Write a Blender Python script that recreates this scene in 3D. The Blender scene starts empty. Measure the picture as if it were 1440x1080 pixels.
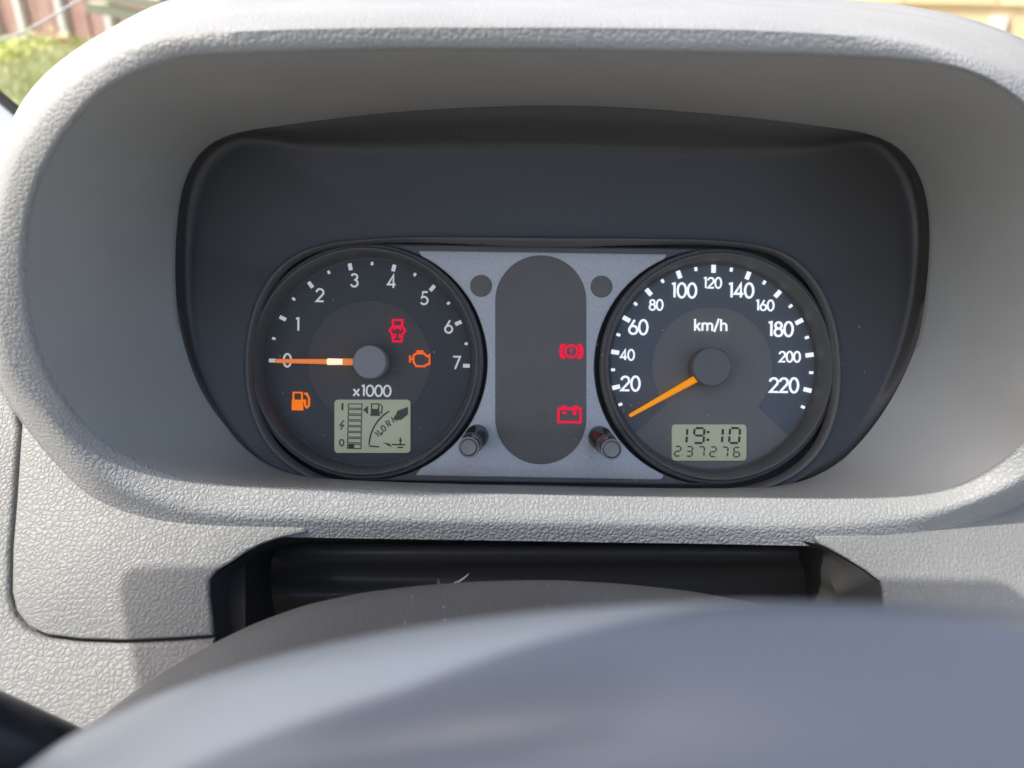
import bpy, bmesh, math, random
import numpy as np
from mathutils import Vector, Matrix
random.seed(4)
rng = np.random.default_rng(4)
SC = bpy.context.scene
COL = SC.collection
PI = math.pi

# ------------------------------------------------------------------ camera, sky, sun, exposure
F = 1088.0                      # focal length in pixels of a 1440 wide frame
RHO = 0.01455                   # camera roll against the dashboard
PITCH = math.radians(-27)       # the dashboard faces up to the driver
CAMP = Vector((0, 0, 1.15))
ROT = Matrix.Rotation(PITCH, 4, 'X')
W = Matrix.Translation(CAMP) @ ROT      # dashboard frame (x right, y into the dash, z up its face) -> world
cam = bpy.data.cameras.new('camera')
cam.sensor_width = 36.0
cam.lens = 36.0 * F / 1440
cam.clip_start = 0.01
cam.clip_end = 500
cam.dof.use_dof = True
cam.dof.focus_distance = 0.32
cam.dof.aperture_fstop = 9.0
camo = bpy.data.objects.new('camera', cam)
COL.objects.link(camo)
camo.matrix_world = W @ Matrix.Rotation(PI/2, 4, 'X') @ Matrix.Rotation(RHO, 4, 'Z')
SC.camera = camo

SUN_DASH = Vector((-1.4, -1.0, 1.8)).normalized()      # towards the sun, dashboard frame
SUN = (ROT.to_3x3() @ SUN_DASH).normalized()
w = bpy.data.worlds.new("World"); SC.world = w
w.use_nodes = True
nt = w.node_tree
sky = nt.nodes.new('ShaderNodeTexSky')
sky.sky_type = 'NISHITA'; sky.sun_disc = False
sky.air_density = 1.0; sky.dust_density = 5.5; sky.ozone_density = 1.6
sky.sun_elevation = math.asin(SUN.z)
sky.sun_rotation = math.atan2(SUN.x, SUN.y)
bg = nt.nodes['Background']; bg.inputs['Strength'].default_value = 0.15
nt.links.new(sky.outputs[0], bg.inputs['Color'])
sl = bpy.data.lights.new('sun', 'SUN'); sl.energy = 2.0; sl.angle = math.radians(0.5); sl.color = (1, .97, .91)
so = bpy.data.objects.new('sun', sl); COL.objects.link(so)
so.rotation_euler = SUN.to_track_quat('Z', 'Y').to_euler()
so.location = (0, 0, 4)
SC.view_settings.view_transform = 'Standard'
SC.view_settings.look = 'None'
SC.view_settings.exposure = 0.95
SC.view_settings.gamma = 1
SC.cycles.use_denoising = True
SC.cycles.max_bounces = 10
SC.cycles.diffuse_bounces = 6
SC.cycles.sample_clamp_indirect = 6

# ------------------------------------------------------------------ measuring helpers
CR, SR = math.cos(RHO), math.sin(RHO)
def ray(px, py):
    u, v = (px-720)/F, (540-py)/F
    return Vector((u*CR - v*SR, 1.0, u*SR + v*CR))
def P(px, py, d):               # a point of the dashboard frame at depth d
    return ray(px, py) * d
def PW(px, py, Y):              # a world point straight through (px, py) where world y = Y
    r = ROT.to_3x3() @ ray(px, py)
    return CAMP + r * (Y / r.y)
def plane_depth(px, py):        # the sloping lower dash panel
    return 0.3132 / (1 - 0.49 * ray(px, py).z)
def PP(px, py, off=0.0):
    return P(px, py, plane_depth(px, py) + off)

# ------------------------------------------------------------------ materials
def mat(name, color, rough=0.5, metal=0.0, spec=0.5, emit=None, estr=0.0):
    m = bpy.data.materials.new(name); m.use_nodes = True
    b = m.node_tree.nodes['Principled BSDF']
    b.inputs['Base Color'].default_value = (*color, 1)
    b.inputs['Roughness'].default_value = rough
    b.inputs['Metallic'].default_value = metal
    b.inputs['Specular IOR Level'].default_value = spec
    if emit:
        b.inputs['Emission Color'].default_value = (*emit, 1)
        b.inputs['Emission Strength'].default_value = estr
    return m
def N(m, t, **kw):
    n = m.node_tree.nodes.new(t)
    for k, v in kw.items():
        if hasattr(n, k): setattr(n, k, v)
        else: n.inputs[k].default_value = v
    return n
def L(m, a, b): m.node_tree.links.new(a, b)
def ramp(m, fac, stops):
    r = N(m, 'ShaderNodeValToRGB')
    e = r.color_ramp.elements
    while len(e) < len(stops): e.new(0.5)
    for i, (p, c) in enumerate(stops):
        e[i].position = p; e[i].color = (*c, 1) if len(c) == 3 else c
    L(m, fac, r.inputs[0]); return r
def noise_var(m, scale, lo, hi, detail=4):      # slight colour and gloss variation
    b = m.node_tree.nodes['Principled BSDF']
    tc = N(m, 'ShaderNodeTexCoord')
    n = N(m, 'ShaderNodeTexNoise', Scale=scale, Detail=detail); L(m, tc.outputs['Object'], n.inputs['Vector'])
    r = ramp(m, n.outputs[0], [(0.3, lo), (0.7, hi)]); L(m, r.outputs[0], b.inputs['Base Color'])
    return tc, b
def grained(name, color, scale=420, dist=0.0005, strength=0.8, rough=0.5, var=0.06, spec=0.5):
    """moulded leather grain: irregular pebbles with narrow creases"""
    m = mat(name, color, rough, spec=spec)
    b = m.node_tree.nodes['Principled BSDF']
    tc = N(m, 'ShaderNodeTexCoord')
    wn = N(m, 'ShaderNodeTexNoise', Scale=scale*0.55, Detail=1)
    L(m, tc.outputs['Object'], wn.inputs['Vector'])
    sc_ = N(m, 'ShaderNodeVectorMath', operation='SCALE'); sc_.inputs['Scale'].default_value = 0.75/scale
    L(m, wn.outputs['Color'], sc_.inputs[0])
    ad = N(m, 'ShaderNodeVectorMath', operation='ADD')
    L(m, tc.outputs['Object'], ad.inputs[0]); L(m, sc_.outputs[0], ad.inputs[1])
    v1 = N(m, 'ShaderNodeTexVoronoi', feature='DISTANCE_TO_EDGE', Scale=scale); L(m, ad.outputs[0], v1.inputs['Vector'])
    v1.inputs['Randomness'].default_value = .85
    r1 = ramp(m, v1.outputs['Distance'], [(0.0, (0, 0, 0)), (0.07, (.42, .42, .42)), (0.22, (.80, .80, .80)), (0.5, (1, 1, 1))])
    r1.color_ramp.interpolation = 'B_SPLINE'
    v3 = N(m, 'ShaderNodeTexNoise', Scale=scale*1.3, Detail=2); L(m, tc.outputs['Object'], v3.inputs['Vector'])
    fine = N(m, 'ShaderNodeTexNoise', Scale=scale*6, Detail=2); L(m, tc.outputs['Object'], fine.inputs['Vector'])
    mm = N(m, 'ShaderNodeMath', operation='MULTIPLY_ADD'); L(m, v3.outputs[0], mm.inputs[0]); mm.inputs[1].default_value = 0.3
    L(m, r1.outputs[0], mm.inputs[2])
    m2 = N(m, 'ShaderNodeMath', operation='MULTIPLY_ADD'); L(m, fine.outputs[0], m2.inputs[0]); m2.inputs[1].default_value = 0.10
    L(m, mm.outputs[0], m2.inputs[2])
    bp = N(m, 'ShaderNodeBump', Strength=strength, Distance=dist); L(m, m2.outputs[0], bp.inputs['Height'])
    L(m, bp.outputs[0], b.inputs['Normal'])
    big = N(m, 'ShaderNodeTexNoise', Scale=18, Detail=5); L(m, tc.outputs['Object'], big.inputs['Vector'])
    c0 = tuple(c*(1-var) for c in color); c1 = tuple(c*(1+var) for c in color)
    rr = ramp(m, big.outputs[0], [(0.35, c0), (0.65, c1)])
    L(m, rr.outputs[0], b.inputs['Base Color'])
    return m
def fine_grain(m, scale=1500, dist=0.0002, strength=0.4):
    b = m.node_tree.nodes['Principled BSDF']
    tc = N(m, 'ShaderNodeTexCoord')
    n = N(m, 'ShaderNodeTexNoise', Scale=scale, Detail=2); L(m, tc.outputs['Object'], n.inputs['Vector'])
    bp = N(m, 'ShaderNodeBump', Strength=strength, Distance=dist); L(m, n.outputs[0], bp.inputs['Height'])
    L(m, bp.outputs[0], b.inputs['Normal']); return m
def clear(name, t=0.95):
    m = bpy.data.materials.new(name); m.use_nodes = True
    ns = m.node_tree.nodes; ns.remove(ns['Principled BSDF'])
    tr = ns.new('ShaderNodeBsdfTransparent'); tr.inputs[0].default_value = (t, t, t, 1)
    m.node_tree.links.new(tr.outputs[0], ns['Material Output'].inputs['Surface']); return m

GREY = (.385, .387, .37)
M = {}
M['hood'] = grained('hood_grain', GREY, scale=540, dist=0.0005, strength=0.56, rough=0.5)
M['panel'] = grained('panel_grain', (.245, .247, .236), scale=520, dist=0.0005, strength=0.42, rough=0.5)
M['lining'] = mat('lining_plastic', (.33, .325, .315), 0.5); noise_var(M['lining'], 30, (.45, .447, .417), (.49, .487, .457)); fine_grain(M['lining'], 2500, .00008, .25)
M['mask'] = mat('mask_black', (.078, .074, .071), 0.32); fine_grain(M['mask'], 2500, .00006, .2)
M['surround'] = mat('surround_black', (.16, .157, .152), 0.55); fine_grain(M['surround'], 2500, .00006, .2)
M['ring'] = mat('ring_black', (.15, .147, .142), 0.6)
M['plate'] = mat('plate_silver', (.27, .30, .34), 0.42, 0.1); noise_var(M['plate'], 900, (.64, .645, .65), (.74, .745, .75), 2)
M['dark_print'] = mat('dark_print', (.085, .083, .078), 0.55); noise_var(M['dark_print'], 60, (.195, .184, .166), (.215, .203, .185))
M['face_l'] = mat('dial_dark', (.032, .034, .036), 0.5); noise_var(M['face_l'], 50, (.088, .090, .091), (.10, .101, .101))
M['face_l_in'] = mat('dial_brown', (.135, .127, .115), 0.5)
M['face_r'] = mat('dial_grey', (.062, .061, .059), 0.5); noise_var(M['face_r'], 50, (.225, .218, .205), (.245, .238, .225))
M['face_r_out'] = mat('dial_slate', (.155, .175, .195), 0.5)
M['hub'] = mat('hub_grey', (.40, .395, .39), 0.5); fine_grain(M['hub'], 3000, .0001, .4)
M['hub_d'] = mat('hub_dark', (.20, .197, .19), 0.5); fine_grain(M['hub_d'], 3000, .0001, .4)
M['num_l'] = mat('numeral_white', (.6, .6, .6), .5, emit=(.9, .92, .95), estr=.20)
M['num_r'] = mat('numeral_lit', (.8, .8, .8), .5, emit=(.9, .95, 1), estr=.42)
M['orange'] = mat('needle_orange', (.6, .22, .0), .4, emit=(1, .33, .0), estr=.36)
M['orange_l'] = mat('needle_dull_orange', (.7, .22, .05), .4, emit=(1, .25, .06), estr=.30)
M['hot'] = mat('needle_root', (.95, .7, .5), .3, emit=(1, .72, .5), estr=.55)
M['red'] = mat('lamp_red', (.25, .002, .01), .5, emit=(.9, .0, .045), estr=.46)
M['amber'] = mat('lamp_amber', (.4, .12, .005), .5, emit=(1, .19, .0), estr=.42)
M['amber2'] = mat('lamp_orange', (.4, .08, .01), .5, emit=(1, .13, .01), estr=.42)
M['lcd'] = mat('lcd_glass', (.28, .33, .22), .35, emit=(.46, .52, .33), estr=.16); noise_var(M['lcd'], 40, (.37, .40, .29), (.43, .46, .34))
M['seg'] = mat('lcd_segment', (.05, .065, .045), .5)
M['seg2'] = mat('lcd_segment_pale', (.11, .13, .09), .5)
M['faint'] = mat('unlit_icon', (.235, .222, .20), .55)
M['knob'] = mat('knob_plastic', (.03, .03, .03), .22)
M['knob_tip'] = mat('knob_tip', (.24, .24, .24), .4)
M['chrome'] = mat('worn_edge', (.35, .35, .36), .3, .6)
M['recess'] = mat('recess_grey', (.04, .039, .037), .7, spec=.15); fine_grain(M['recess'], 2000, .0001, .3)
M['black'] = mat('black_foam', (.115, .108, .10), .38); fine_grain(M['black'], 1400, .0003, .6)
M['gap'] = mat('gap_black', (.012, .012, .012), .7)
M['shroud'] = grained('shroud_grain', (.125, .128, .131), scale=700, dist=.0003, strength=.45, rough=.5, var=.1)
M['rim'] = mat('rim_grey', (.185, .203, .228), .28); fine_grain(M['rim'], 1500, .0001, .3)  # blue in the base colour stands for sky reflected in the gloss
M['stalk'] = mat('stalk_black', (.02, .022, .028), .3)
M['dust'] = mat('dust', (.50, .48, .45), .9)
M['white'] = mat('pillar_white', (.55, .58, .59), .5)
M['rubber'] = mat('rubber', (.012, .015, .013), .6)
M['glass'] = clear('clear_glass', .96)
M['blocker'] = mat('blocker_grey', (.4, .39, .37), .8)

# ------------------------------------------------------------------ object helpers
def link(name, me, parent=None):
    o = bpy.data.objects.new(name, me); COL.objects.link(o)
    if parent: o.parent = parent
    return o
LOC = {}
def thing(name, label, cat, loc=(0, 0, 0), dash=True, group=None):
    o = bpy.data.objects.new(name, None); COL.objects.link(o)
    o.empty_display_size = 0.05
    o.matrix_world = (W @ Matrix.Translation(loc)) if dash else Matrix.Translation(loc)
    o['label'] = label; o['category'] = cat
    if group: o['group'] = group
    LOC[o.name] = Vector(loc)
    return o
def root(o):
    while o.parent: o = o.parent
    return o
def obj(name, bm, m, parent, smooth=30, label=None):
    """one mesh object; vertices come in the thing's frame (dashboard or world coordinates)"""
    off = LOC[root(parent).name]
    bmesh.ops.translate(bm, verts=bm.verts, vec=-off)
    bmesh.ops.recalc_face_normals(bm, faces=bm.faces)
    me = bpy.data.meshes.new(name); bm.to_mesh(me); bm.free()
    for mm in (m if isinstance(m, list) else [m]): me.materials.append(mm)
    if smooth:
        for p in me.polygons: p.use_smooth = True
        me.set_sharp_from_angle(angle=math.radians(smooth))
    o = link(name, me, parent)
    if label: o['label'] = label
    return o

def contour(pts, center, n=320):
    """closed smooth contour through pixel points, sampled at equal angles round a centre"""
    a = np.array(pts, float); c = np.array(center, float)
    m_ = len(a); dense = []
    for i in range(m_):      # centripetal Catmull-Rom through the points
        p0, p1, p2, p3 = a[i-1], a[i], a[(i+1) % m_], a[(i+2) % m_]
        t0 = 0; t1 = t0+np.linalg.norm(p1-p0)**.5; t2 = t1+np.linalg.norm(p2-p1)**.5; t3 = t2+np.linalg.norm(p3-p2)**.5
        for t in np.linspace(t1, t2, 24, endpoint=False):
            A1 = (t1-t)/(t1-t0)*p0+(t-t0)/(t1-t0)*p1; A2 = (t2-t)/(t2-t1)*p1+(t-t1)/(t2-t1)*p2; A3 = (t3-t)/(t3-t2)*p2+(t-t2)/(t3-t2)*p3
            B1 = (t2-t)/(t2-t0)*A1+(t-t0)/(t2-t0)*A2; B2 = (t3-t)/(t3-t1)*A2+(t-t1)/(t3-t1)*A3
            dense.append((t2-t)/(t2-t1)*B1+(t-t1)/(t2-t1)*B2)
    d = np.array(dense)-c
    th = np.arctan2(d[:, 1], d[:, 0]); r = np.hypot(d[:, 0], d[:, 1])
    o = np.argsort(th); th, r = th[o], r[o]
    q = np.linspace(-PI, PI, n, endpoint=False)
    rr = np.interp(q, np.concatenate([th-2*PI, th, th+2*PI]), np.concatenate([r, r, r]))
    g = np.array([1, 2, 3, 2, 1])/9.
    rr = sum(np.roll(rr, k-2)*g[k] for k in range(5))
    return [(c[0]+math.cos(x)*y, c[1]+math.sin(x)*y) for x, y in zip(q, rr)]
def lerp(A, B, t): return [a.lerp(b, t) for a, b in zip(A, B)]
def bez(A, B, C, t): return [a*(1-t)**2 + b*2*t*(1-t) + c*t*t for a, b, c in zip(A, B, C)]
def loft(bm, rings, closed=True, cap=False):
    vs = [[bm.verts.new(v) for v in r] for r in rings]
    n = len(vs[0])
    for a, b in zip(vs, vs[1:]):
        for i in range(n if closed else n-1):
            j = (i+1) % n
            bm.faces.new((a[i], a[j], b[j], b[i]))
    if cap: bm.faces.new(vs[-1])
    return vs
def slab(poly, thick, bev=0.0008):
    """solid sheet: front polygon (3D points) pushed back along +y, rounded front edge"""
    bm = bmesh.new()
    f = bm.faces.new([bm.verts.new(p) for p in poly])
    r = bmesh.ops.extrude_face_region(bm, geom=[f])
    vs = [g for g in r['geom'] if isinstance(g, bmesh.types.BMVert)]
    bmesh.ops.translate(bm, verts=vs, vec=(0, thick, 0))
    if bev:
        vset = set(vs)
        front = [e for e in bm.edges if e.verts[0] not in vset and e.verts[1] not in vset]
        bmesh.ops.bevel(bm, geom=front, offset=bev, segments=3, profile=.5, affect='EDGES', clamp_overlap=True)
    bmesh.ops.triangulate(bm, faces=[f for f in bm.faces if len(f.verts) > 4])
    return bm
def lathe(bm, prof, c, ax=Vector((0, -1, 0)), n=64, cap=True):
    """prof: (radius, height along ax); c: base centre"""
    ax = ax.normalized()
    u = ax.orthogonal().normalized(); v = ax.cross(u)
    rings = [[c + ax*h + (u*math.cos(2*PI*i/n) + v*math.sin(2*PI*i/n))*r for i in range(n)] for r, h in prof]
    return loft(bm, rings, True, cap)
def box(bm, c, ax, ay, az):
    vs = [bm.verts.new(c + ax*i + ay*j + az*k) for i in (-1, 1) for j in (-1, 1) for k in (-1, 1)]
    for f in ((0, 1, 3, 2), (4, 6, 7, 5), (0, 4, 5, 1), (2, 3, 7, 6), (0, 2, 6, 4), (1, 5, 7, 3)):
        bm.faces.new([vs[i] for i in f])
def tube(bm, pts, rad, n=10, cap=True):
    rings = []
    for i, p in enumerate(pts):
        t = (pts[min(i+1, len(pts)-1)] - pts[max(i-1, 0)]).normalized()
        u = t.cross(Vector((0.13, 0.2, 1))).normalized(); v = t.cross(u)
        r = rad[i] if isinstance(rad, (list, tuple)) else rad
        rings.append([p + (u*math.cos(2*PI*k/n) + v*math.sin(2*PI*k/n))*r for k in range(n)])
    vs = loft(bm, rings)
    if cap:
        bm.faces.new(vs[0]); bm.faces.new(vs[-1])
ZS = [0]
def ribbon(bm, o, k, line, wd, th=0.00012, closed=False):
    """flat printed stroke along 2D points (units of k metres) round origin o, standing th proud"""
    ZS[0] = (ZS[0] + 1) % 5
    y = -th - ZS[0]*0.000012
    pts = [Vector(p) for p in line]
    n = len(pts)
    A, B = [], []
    for i, p in enumerate(pts):
        if closed: a, b = pts[i-1], pts[(i+1) % n]
        else: a, b = pts[max(i-1, 0)], pts[min(i+1, n-1)]
        t1 = (p-a).normalized() if (p-a).length > 1e-9 else (b-p).normalized()
        t2 = (b-p).normalized() if (b-p).length > 1e-9 else t1
        n1 = Vector((-t1.y, t1.x)); n2 = Vector((-t2.y, t2.x))
        mm = n1+n2
        mm = mm.normalized() if mm.length > 1e-6 else n1
        s = wd/2/max(0.45, mm.dot(n1))
        A.append(p+mm*s); B.append(p-mm*s)
    def pt(q, yy): return bm.verts.new(o + Vector((q.x*k, yy, q.y*k)))
    fa = [pt(q, y) for q in A]; fb = [pt(q, y) for q in B]
    ba = [pt(q, 0.0003) for q in A]; bb = [pt(q, 0.0003) for q in B]
    for i in range(n if closed else n-1):
        j = (i+1) % n
        bm.faces.new((fa[i], fa[j], fb[j], fb[i]))
        bm.faces.new((fa[i], ba[i], ba[j], fa[j])); bm.faces.new((fb[j], bb[j], bb[i], fb[i]))
    if not closed:
        bm.faces.new((fa[0], fb[0], bb[0], ba[0])); bm.faces.new((fa[-1], ba[-1], bb[-1], fb[-1]))
def fillpoly(bm, o, k, pts, th=0.00012):
    ZS[0] = (ZS[0] + 1) % 5
    y = -th - ZS[0]*0.000012
    f = bm.faces.new([bm.verts.new(o + Vector((p[0]*k, y, p[1]*k))) for p in pts])
    r = bmesh.ops.extrude_face_region(bm, geom=[f])
    bmesh.ops.translate(bm, verts=[g for g in r['geom'] if isinstance(g, bmesh.types.BMVert)], vec=(0, -y+0.0003, 0))
    bmesh.ops.triangulate(bm, faces=[f for f in bm.faces if len(f.verts) > 4])
def arc(cx, cy, r, a0, a1, n=14, ry=None):
    ry = ry or r
    return [(cx+r*math.cos(math.radians(a0+(a1-a0)*i/n)), cy+ry*math.sin(math.radians(a0+(a1-a0)*i/n))) for i in range(n+1)]
GL = {   # strokes of a round, even-width sans; (lines, advance)
 '0': ([('c', arc(.31, .5, .29, 0, 345, 23, .5))], .72),
 '1': ([[(.08, .94), (.27, .98), (.27, 0)]], .47),
 '2': ([arc(.29, .71, .27, 175, -38, 14) + [(.03, .02), (.58, .02)]], .70),
 '3': ([arc(.27, .75, .23, 160, -88, 12), arc(.27, .27, .27, 88, -160, 12)], .66),
 '4': ([[(.45, 0), (.45, .98), (.02, .26), (.62, .26)]], .72),
 '5': ([[(.54, .98), (.17, .98), (.09, .53)] + arc(.27, .32, .29, 128, -150, 14)], .68),
 '6': ([('c', arc(.30, .30, .28, 0, 345, 20)), [(.06, .42), (.40, 1.0)]], .70),
 '7': ([[(.02, .97), (.56, .97), (.18, 0)]], .64),
 '8': ([('c', arc(.30, .75, .22, 0, 345, 18)), ('c', arc(.30, .27, .27, 0, 345, 20))], .70),
 'x': ([[(.0, .64), (.48, 0)], [(.48, .64), (.0, 0)]], .60),
 'k': ([[(.06, 0), (.06, 1)], [(.06, .25), (.44, .66)], [(.19, .38), (.46, 0)]], .58),
 'm': ([[(.06, 0), (.06, .68)], [(.06, .42)] + arc(.25, .45, .19, 175, 0, 8) + [(.44, 0)], [(.44, .42)] + arc(.63, .45, .19, 175, 0, 8) + [(.82, 0)]], .98),
 '/': ([[(.0, -.08), (.34, 1.04)]], .46),
 'h': ([[(.06, 0), (.06, 1)], [(.06, .40)] + arc(.27, .44, .21, 175, 0, 8) + [(.48, 0)]], .62),
 'N': ([[(.0, 0), (.0, 1), (.5, 0), (.5, 1)]], .75), 'O': ([('c', arc(.3, .5, .3, 0, 340, 16, .5))], .8),
 'R': ([[(.0, 0), (.0, 1), (.35, 1), (.5, .85), (.5, .65), (.35, .5), (.0, .5)], [(.25, .5), (.5, 0)]], .75),
 'M': ([[(.0, 0), (.0, 1), (.3, .4), (.6, 1), (.6, 0)]], .85),
 '.': ([[(.02, .0), (.02, .1)]], .2),
}
def text_bm(s, px, py, d, h, wd, squeeze=1.0, rot=0.0, bm=None):
    """text centred at pixel (px,py), cap height h px, stroke wd px"""
    bm = bm or bmesh.new()
    o = P(px, py, d); k = d/F
    tot = sum(GL[c][1] for c in s)*h*squeeze - .1*h
    x = -tot/2
    ca, sa = math.cos(rot), math.sin(rot)
    for c in s:
        for st in GL[c][0]:
            closed = isinstance(st, tuple)
            line = st[1] if closed else st
            q = [(x+a*h*squeeze, (b-.5)*h) for a, b in line]
            q = [(a*ca-b*sa, a*sa+b*ca) for a, b in q]
            ribbon(bm, o, k, q, wd, closed=closed)
        x += GL[c][1]*h*squeeze
    return bm
def strokes(lines, px, py, d, wd, bm=None):
    """lines in px offsets (x right, y up) round (px,py)"""
    bm = bm or bmesh.new()
    for st in lines:
        closed = isinstance(st, tuple)
        ribbon(bm, P(px, py, d), d/F, st[1] if closed else st, wd, closed=closed)
    return bm
def rrect(cx, cy, hw, hh, r, n=6):
    out = []
    for sx, sy, a in ((1, 1, 0), (-1, 1, 90), (-1, -1, 180), (1, -1, 270)):
        out += arc(cx+sx*(hw-r), cy+sy*(hh-r), r, a, a+90, n)
    return out
SEG = {'0': 'abcdef', '1': 'bc', '2': 'abged', '3': 'abgcd', '5': 'afgcd', '6': 'afgedc', '7': 'abc', '9': 'abcdfg'}
def seven(bm, ch, cx, cy, px, py, d, w_, h_, wd):
    s = {'a': [(-w_/2, h_/2), (w_/2, h_/2)], 'd': [(-w_/2, -h_/2), (w_/2, -h_/2)], 'g': [(-w_/2, 0), (w_/2, 0)],
         'f': [(-w_/2, h_/2), (-w_/2, 0)], 'b': [(w_/2, h_/2), (w_/2, 0)], 'e': [(-w_/2, 0), (-w_/2, -h_/2)], 'c': [(w_/2, 0), (w_/2, -h_/2)]}
    for q in SEG[ch]:
        (x0, y0), (x1, y1) = s[q]
        g = .12
        a = (x0+(x1-x0)*g, y0+(y1-y0)*g); b = (x1-(x1-x0)*g, y1-(y1-y0)*g)
        sk = .06
        strokes([[(cx+a[0]+a[1]*sk, cy+a[1]), (cx+b[0]+b[1]*sk, cy+b[1])]], px, py, d, wd, bm)

# ================================================================== DASHBOARD
dash = thing('dashboard', 'light grey grained dashboard with deep hooded binnacle around the instruments', 'dashboard', P(740, 760, .29))
C0 = (740, 400)
ctB = contour([(700, 26), (900, 26), (1100, 31), (1250, 45), (1350, 70), (1440, 105), (1500, 150), (1545, 220), (1568, 320), (1572, 420), (1555, 530), (1515, 615),
    (1440, 677), (1367, 705), (1286, 728), (1164, 738), (960, 736), (700, 732), (480, 728), (326, 723), (267, 717), (207, 701), (148, 677), (98, 633), (59, 585), (18, 538), (0, 514),
    (-12, 460), (-18, 390), (-12, 320), (0, 260), (20, 203), (50, 160), (93, 113), (150, 73), (200, 52), (267, 38), (333, 32), (500, 27)], C0)
ctC = contour([(700, 68), (960, 72), (1093, 75), (1227, 80), (1293, 85), (1360, 97), (1403, 117), (1440, 143), (1475, 190), (1500, 260), (1508, 350), (1505, 450), (1485, 550),
    (1440, 630), (1405, 655), (1354, 684), (1297, 697), (1200, 701), (1080, 700), (900, 698), (700, 694), (480, 687), (326, 682), (281, 677), (222, 663), (178, 644), (127, 609), (92, 570),
    (65, 529), (44, 476), (36, 440), (30, 385), (32, 333), (38, 295), (53, 247), (80, 197), (110, 157), (150, 120), (200, 95), (253, 79), (333, 74), (480, 69)], C0)
ctO = contour([(700, -14), (900, -13), (1100, -5), (1240, 4), (1300, 12), (1360, 25), (1410, 42), (1450, 60), (1520, 110), (1590, 200), (1630, 320), (1630, 450), (1590, 580), (1520, 670),
    (1440, 717), (1388, 740), (1327, 756), (1245, 766), (960, 764), (700, 760), (407, 755), (267, 751), (178, 733), (118, 701), (74, 653), (30, 597), (0, 544), (-25, 490), (-38, 420), (-38, 350),
    (-22, 265), (0, 207), (30, 143), (67, 100), (110, 67), (160, 37), (213, 9), (260, -6), (400, -14)], C0)
ctD = contour([(770, 148), (680, 150), (600, 154), (500, 163), (400, 176), (330, 187), (300, 199), (275, 223), (257, 265), (248, 330), (247, 400), (253, 460), (270, 520), (290, 562), (318, 600), (350, 635),
    (380, 655), (420, 668), (480, 674), (700, 682), (900, 686), (1080, 684), (1130, 676), (1180, 650), (1220, 610), (1260, 550), (1290, 480), (1303, 400), (1307, 330), (1303, 280), (1290, 240), (1265, 208),
    (1230, 190), (1150, 177), (1000, 160), (880, 151)], C0)
def dB(y): return .213 + (.285-.213)*(y-25)/710
def dC(y): return .2157 + (.290-.2157)*(y-68)/630
def dD(y): return .305 + (.325-.305)*(y-148)/535
RB = [P(x, y, dB(y)) for x, y in ctB]
def side(x): 
    t = min(1, max(0, (260-x)/230, (x-1280)/220)); return t*t*(3-2*t)
RC = [P(x, y, dC(y) - .0058*side(x)*min(1, max(0, (690-y)/120))) for x, y in ctC]
RO = [P(x, y, plane_depth(x, y)+.003) for x, y in ctO]
RD = [P(x, y, dD(y)) for x, y in ctD]
def back(R, dy, s=1.0):
    c = sum(R, Vector())/len(R)
    return [Vector((c.x+(p.x-c.x)*s, p.y+dy, c.z+(p.z-c.z)*s)) for p in R]
bm = bmesh.new()
e1 = lerp(RB, RO, .22); e2 = lerp(RB, RC, .30)
f1 = lerp(RC, RB, .12); RC2 = lerp(RC, RD, .03)
rings = [back(RO, .03, .99), RO, lerp(RO, RB, .3), lerp(RO, RB, .6), e1] + [bez(e1, RB, e2, t) for t in (.2, .4, .6, .8)] + [e2, lerp(e2, f1, .5), f1] + \
        [bez(f1, RC, RC2, t) for t in (.33, .66)] + [RC2]
loft(bm, rings)
hood = obj('hood', bm, M['hood'], dash, 60)
bm = bmesh.new()
s0 = lerp(RC2, RC, .02)
rings = [lerp(RC2, RD, t) for t in np.linspace(0, .96, 9)] + [RD, back(RD, .0012, 1.004), back(RD, .004, 1.02)]
loft(bm, rings)
obj('binnacle_lining', bm, M['lining'], dash, 50)
# lower panel with the fuse cover let into it behind a narrow gap
op_l = [(300, 897), (298, 870), (294, 838), (294, 817), (304, 804), (326, 791), (346, 777), (367, 766), (391, 758), (430, 750)]
seam = [(27, 600), (24, 640), (20, 700), (14, 775), (13, 835), (19, 862), (36, 884), (62, 896), (110, 902), (170, 904), (240, 901), (300, 897)]
cover = [(40, 570)] + [(x+2, y-2) for x, y in seam[:-1]] + [(299, 895)] + op_l[1:] + [(430, 738), (300, 733), (195, 715), (130, 685), (80, 640)]
obj('fuse_cover', slab([PP(x, y, -.0006) for x, y in cover], .006, .0016), M['panel'], dash, 40)
op_r = [(1149, 764), (1169, 774), (1193, 788), (1216, 802), (1240, 820), (1242, 845), (1246, 920)]
lower = [(-520, 470), (-40, 470), (20, 575)] + [(x-2, y+2) for x, y in seam[:-1]] + [(300, 899), (304, 930), (330, 985), (1230, 985)] + op_r[::-1] + \
        [(1140, 750), (1245, 750), (1388, 722), (1500, 690), (1600, 560), (1640, 430), (2700, 430), (2700, 1300), (-520, 1300)]
obj('lower_panel', slab([PP(x, y) for x, y in lower], .006, .0016), M['panel'], dash, 40)
bm = bmesh.new()
U_ = [(-320, 450), (60, 560), (60, 720), (345, 750), (345, 1000), (1175, 1000), (1175, 750), (1480, 720), (1560, 430), (1900, 430), (1900, 1300), (-320, 1300)]
bm.faces.new([bm.verts.new(PP(x, y, .0085)) for x, y in U_]); bmesh.ops.triangulate(bm, faces=bm.faces[:])
obj('panel_backing', bm, M['gap'], dash, 0)
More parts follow.
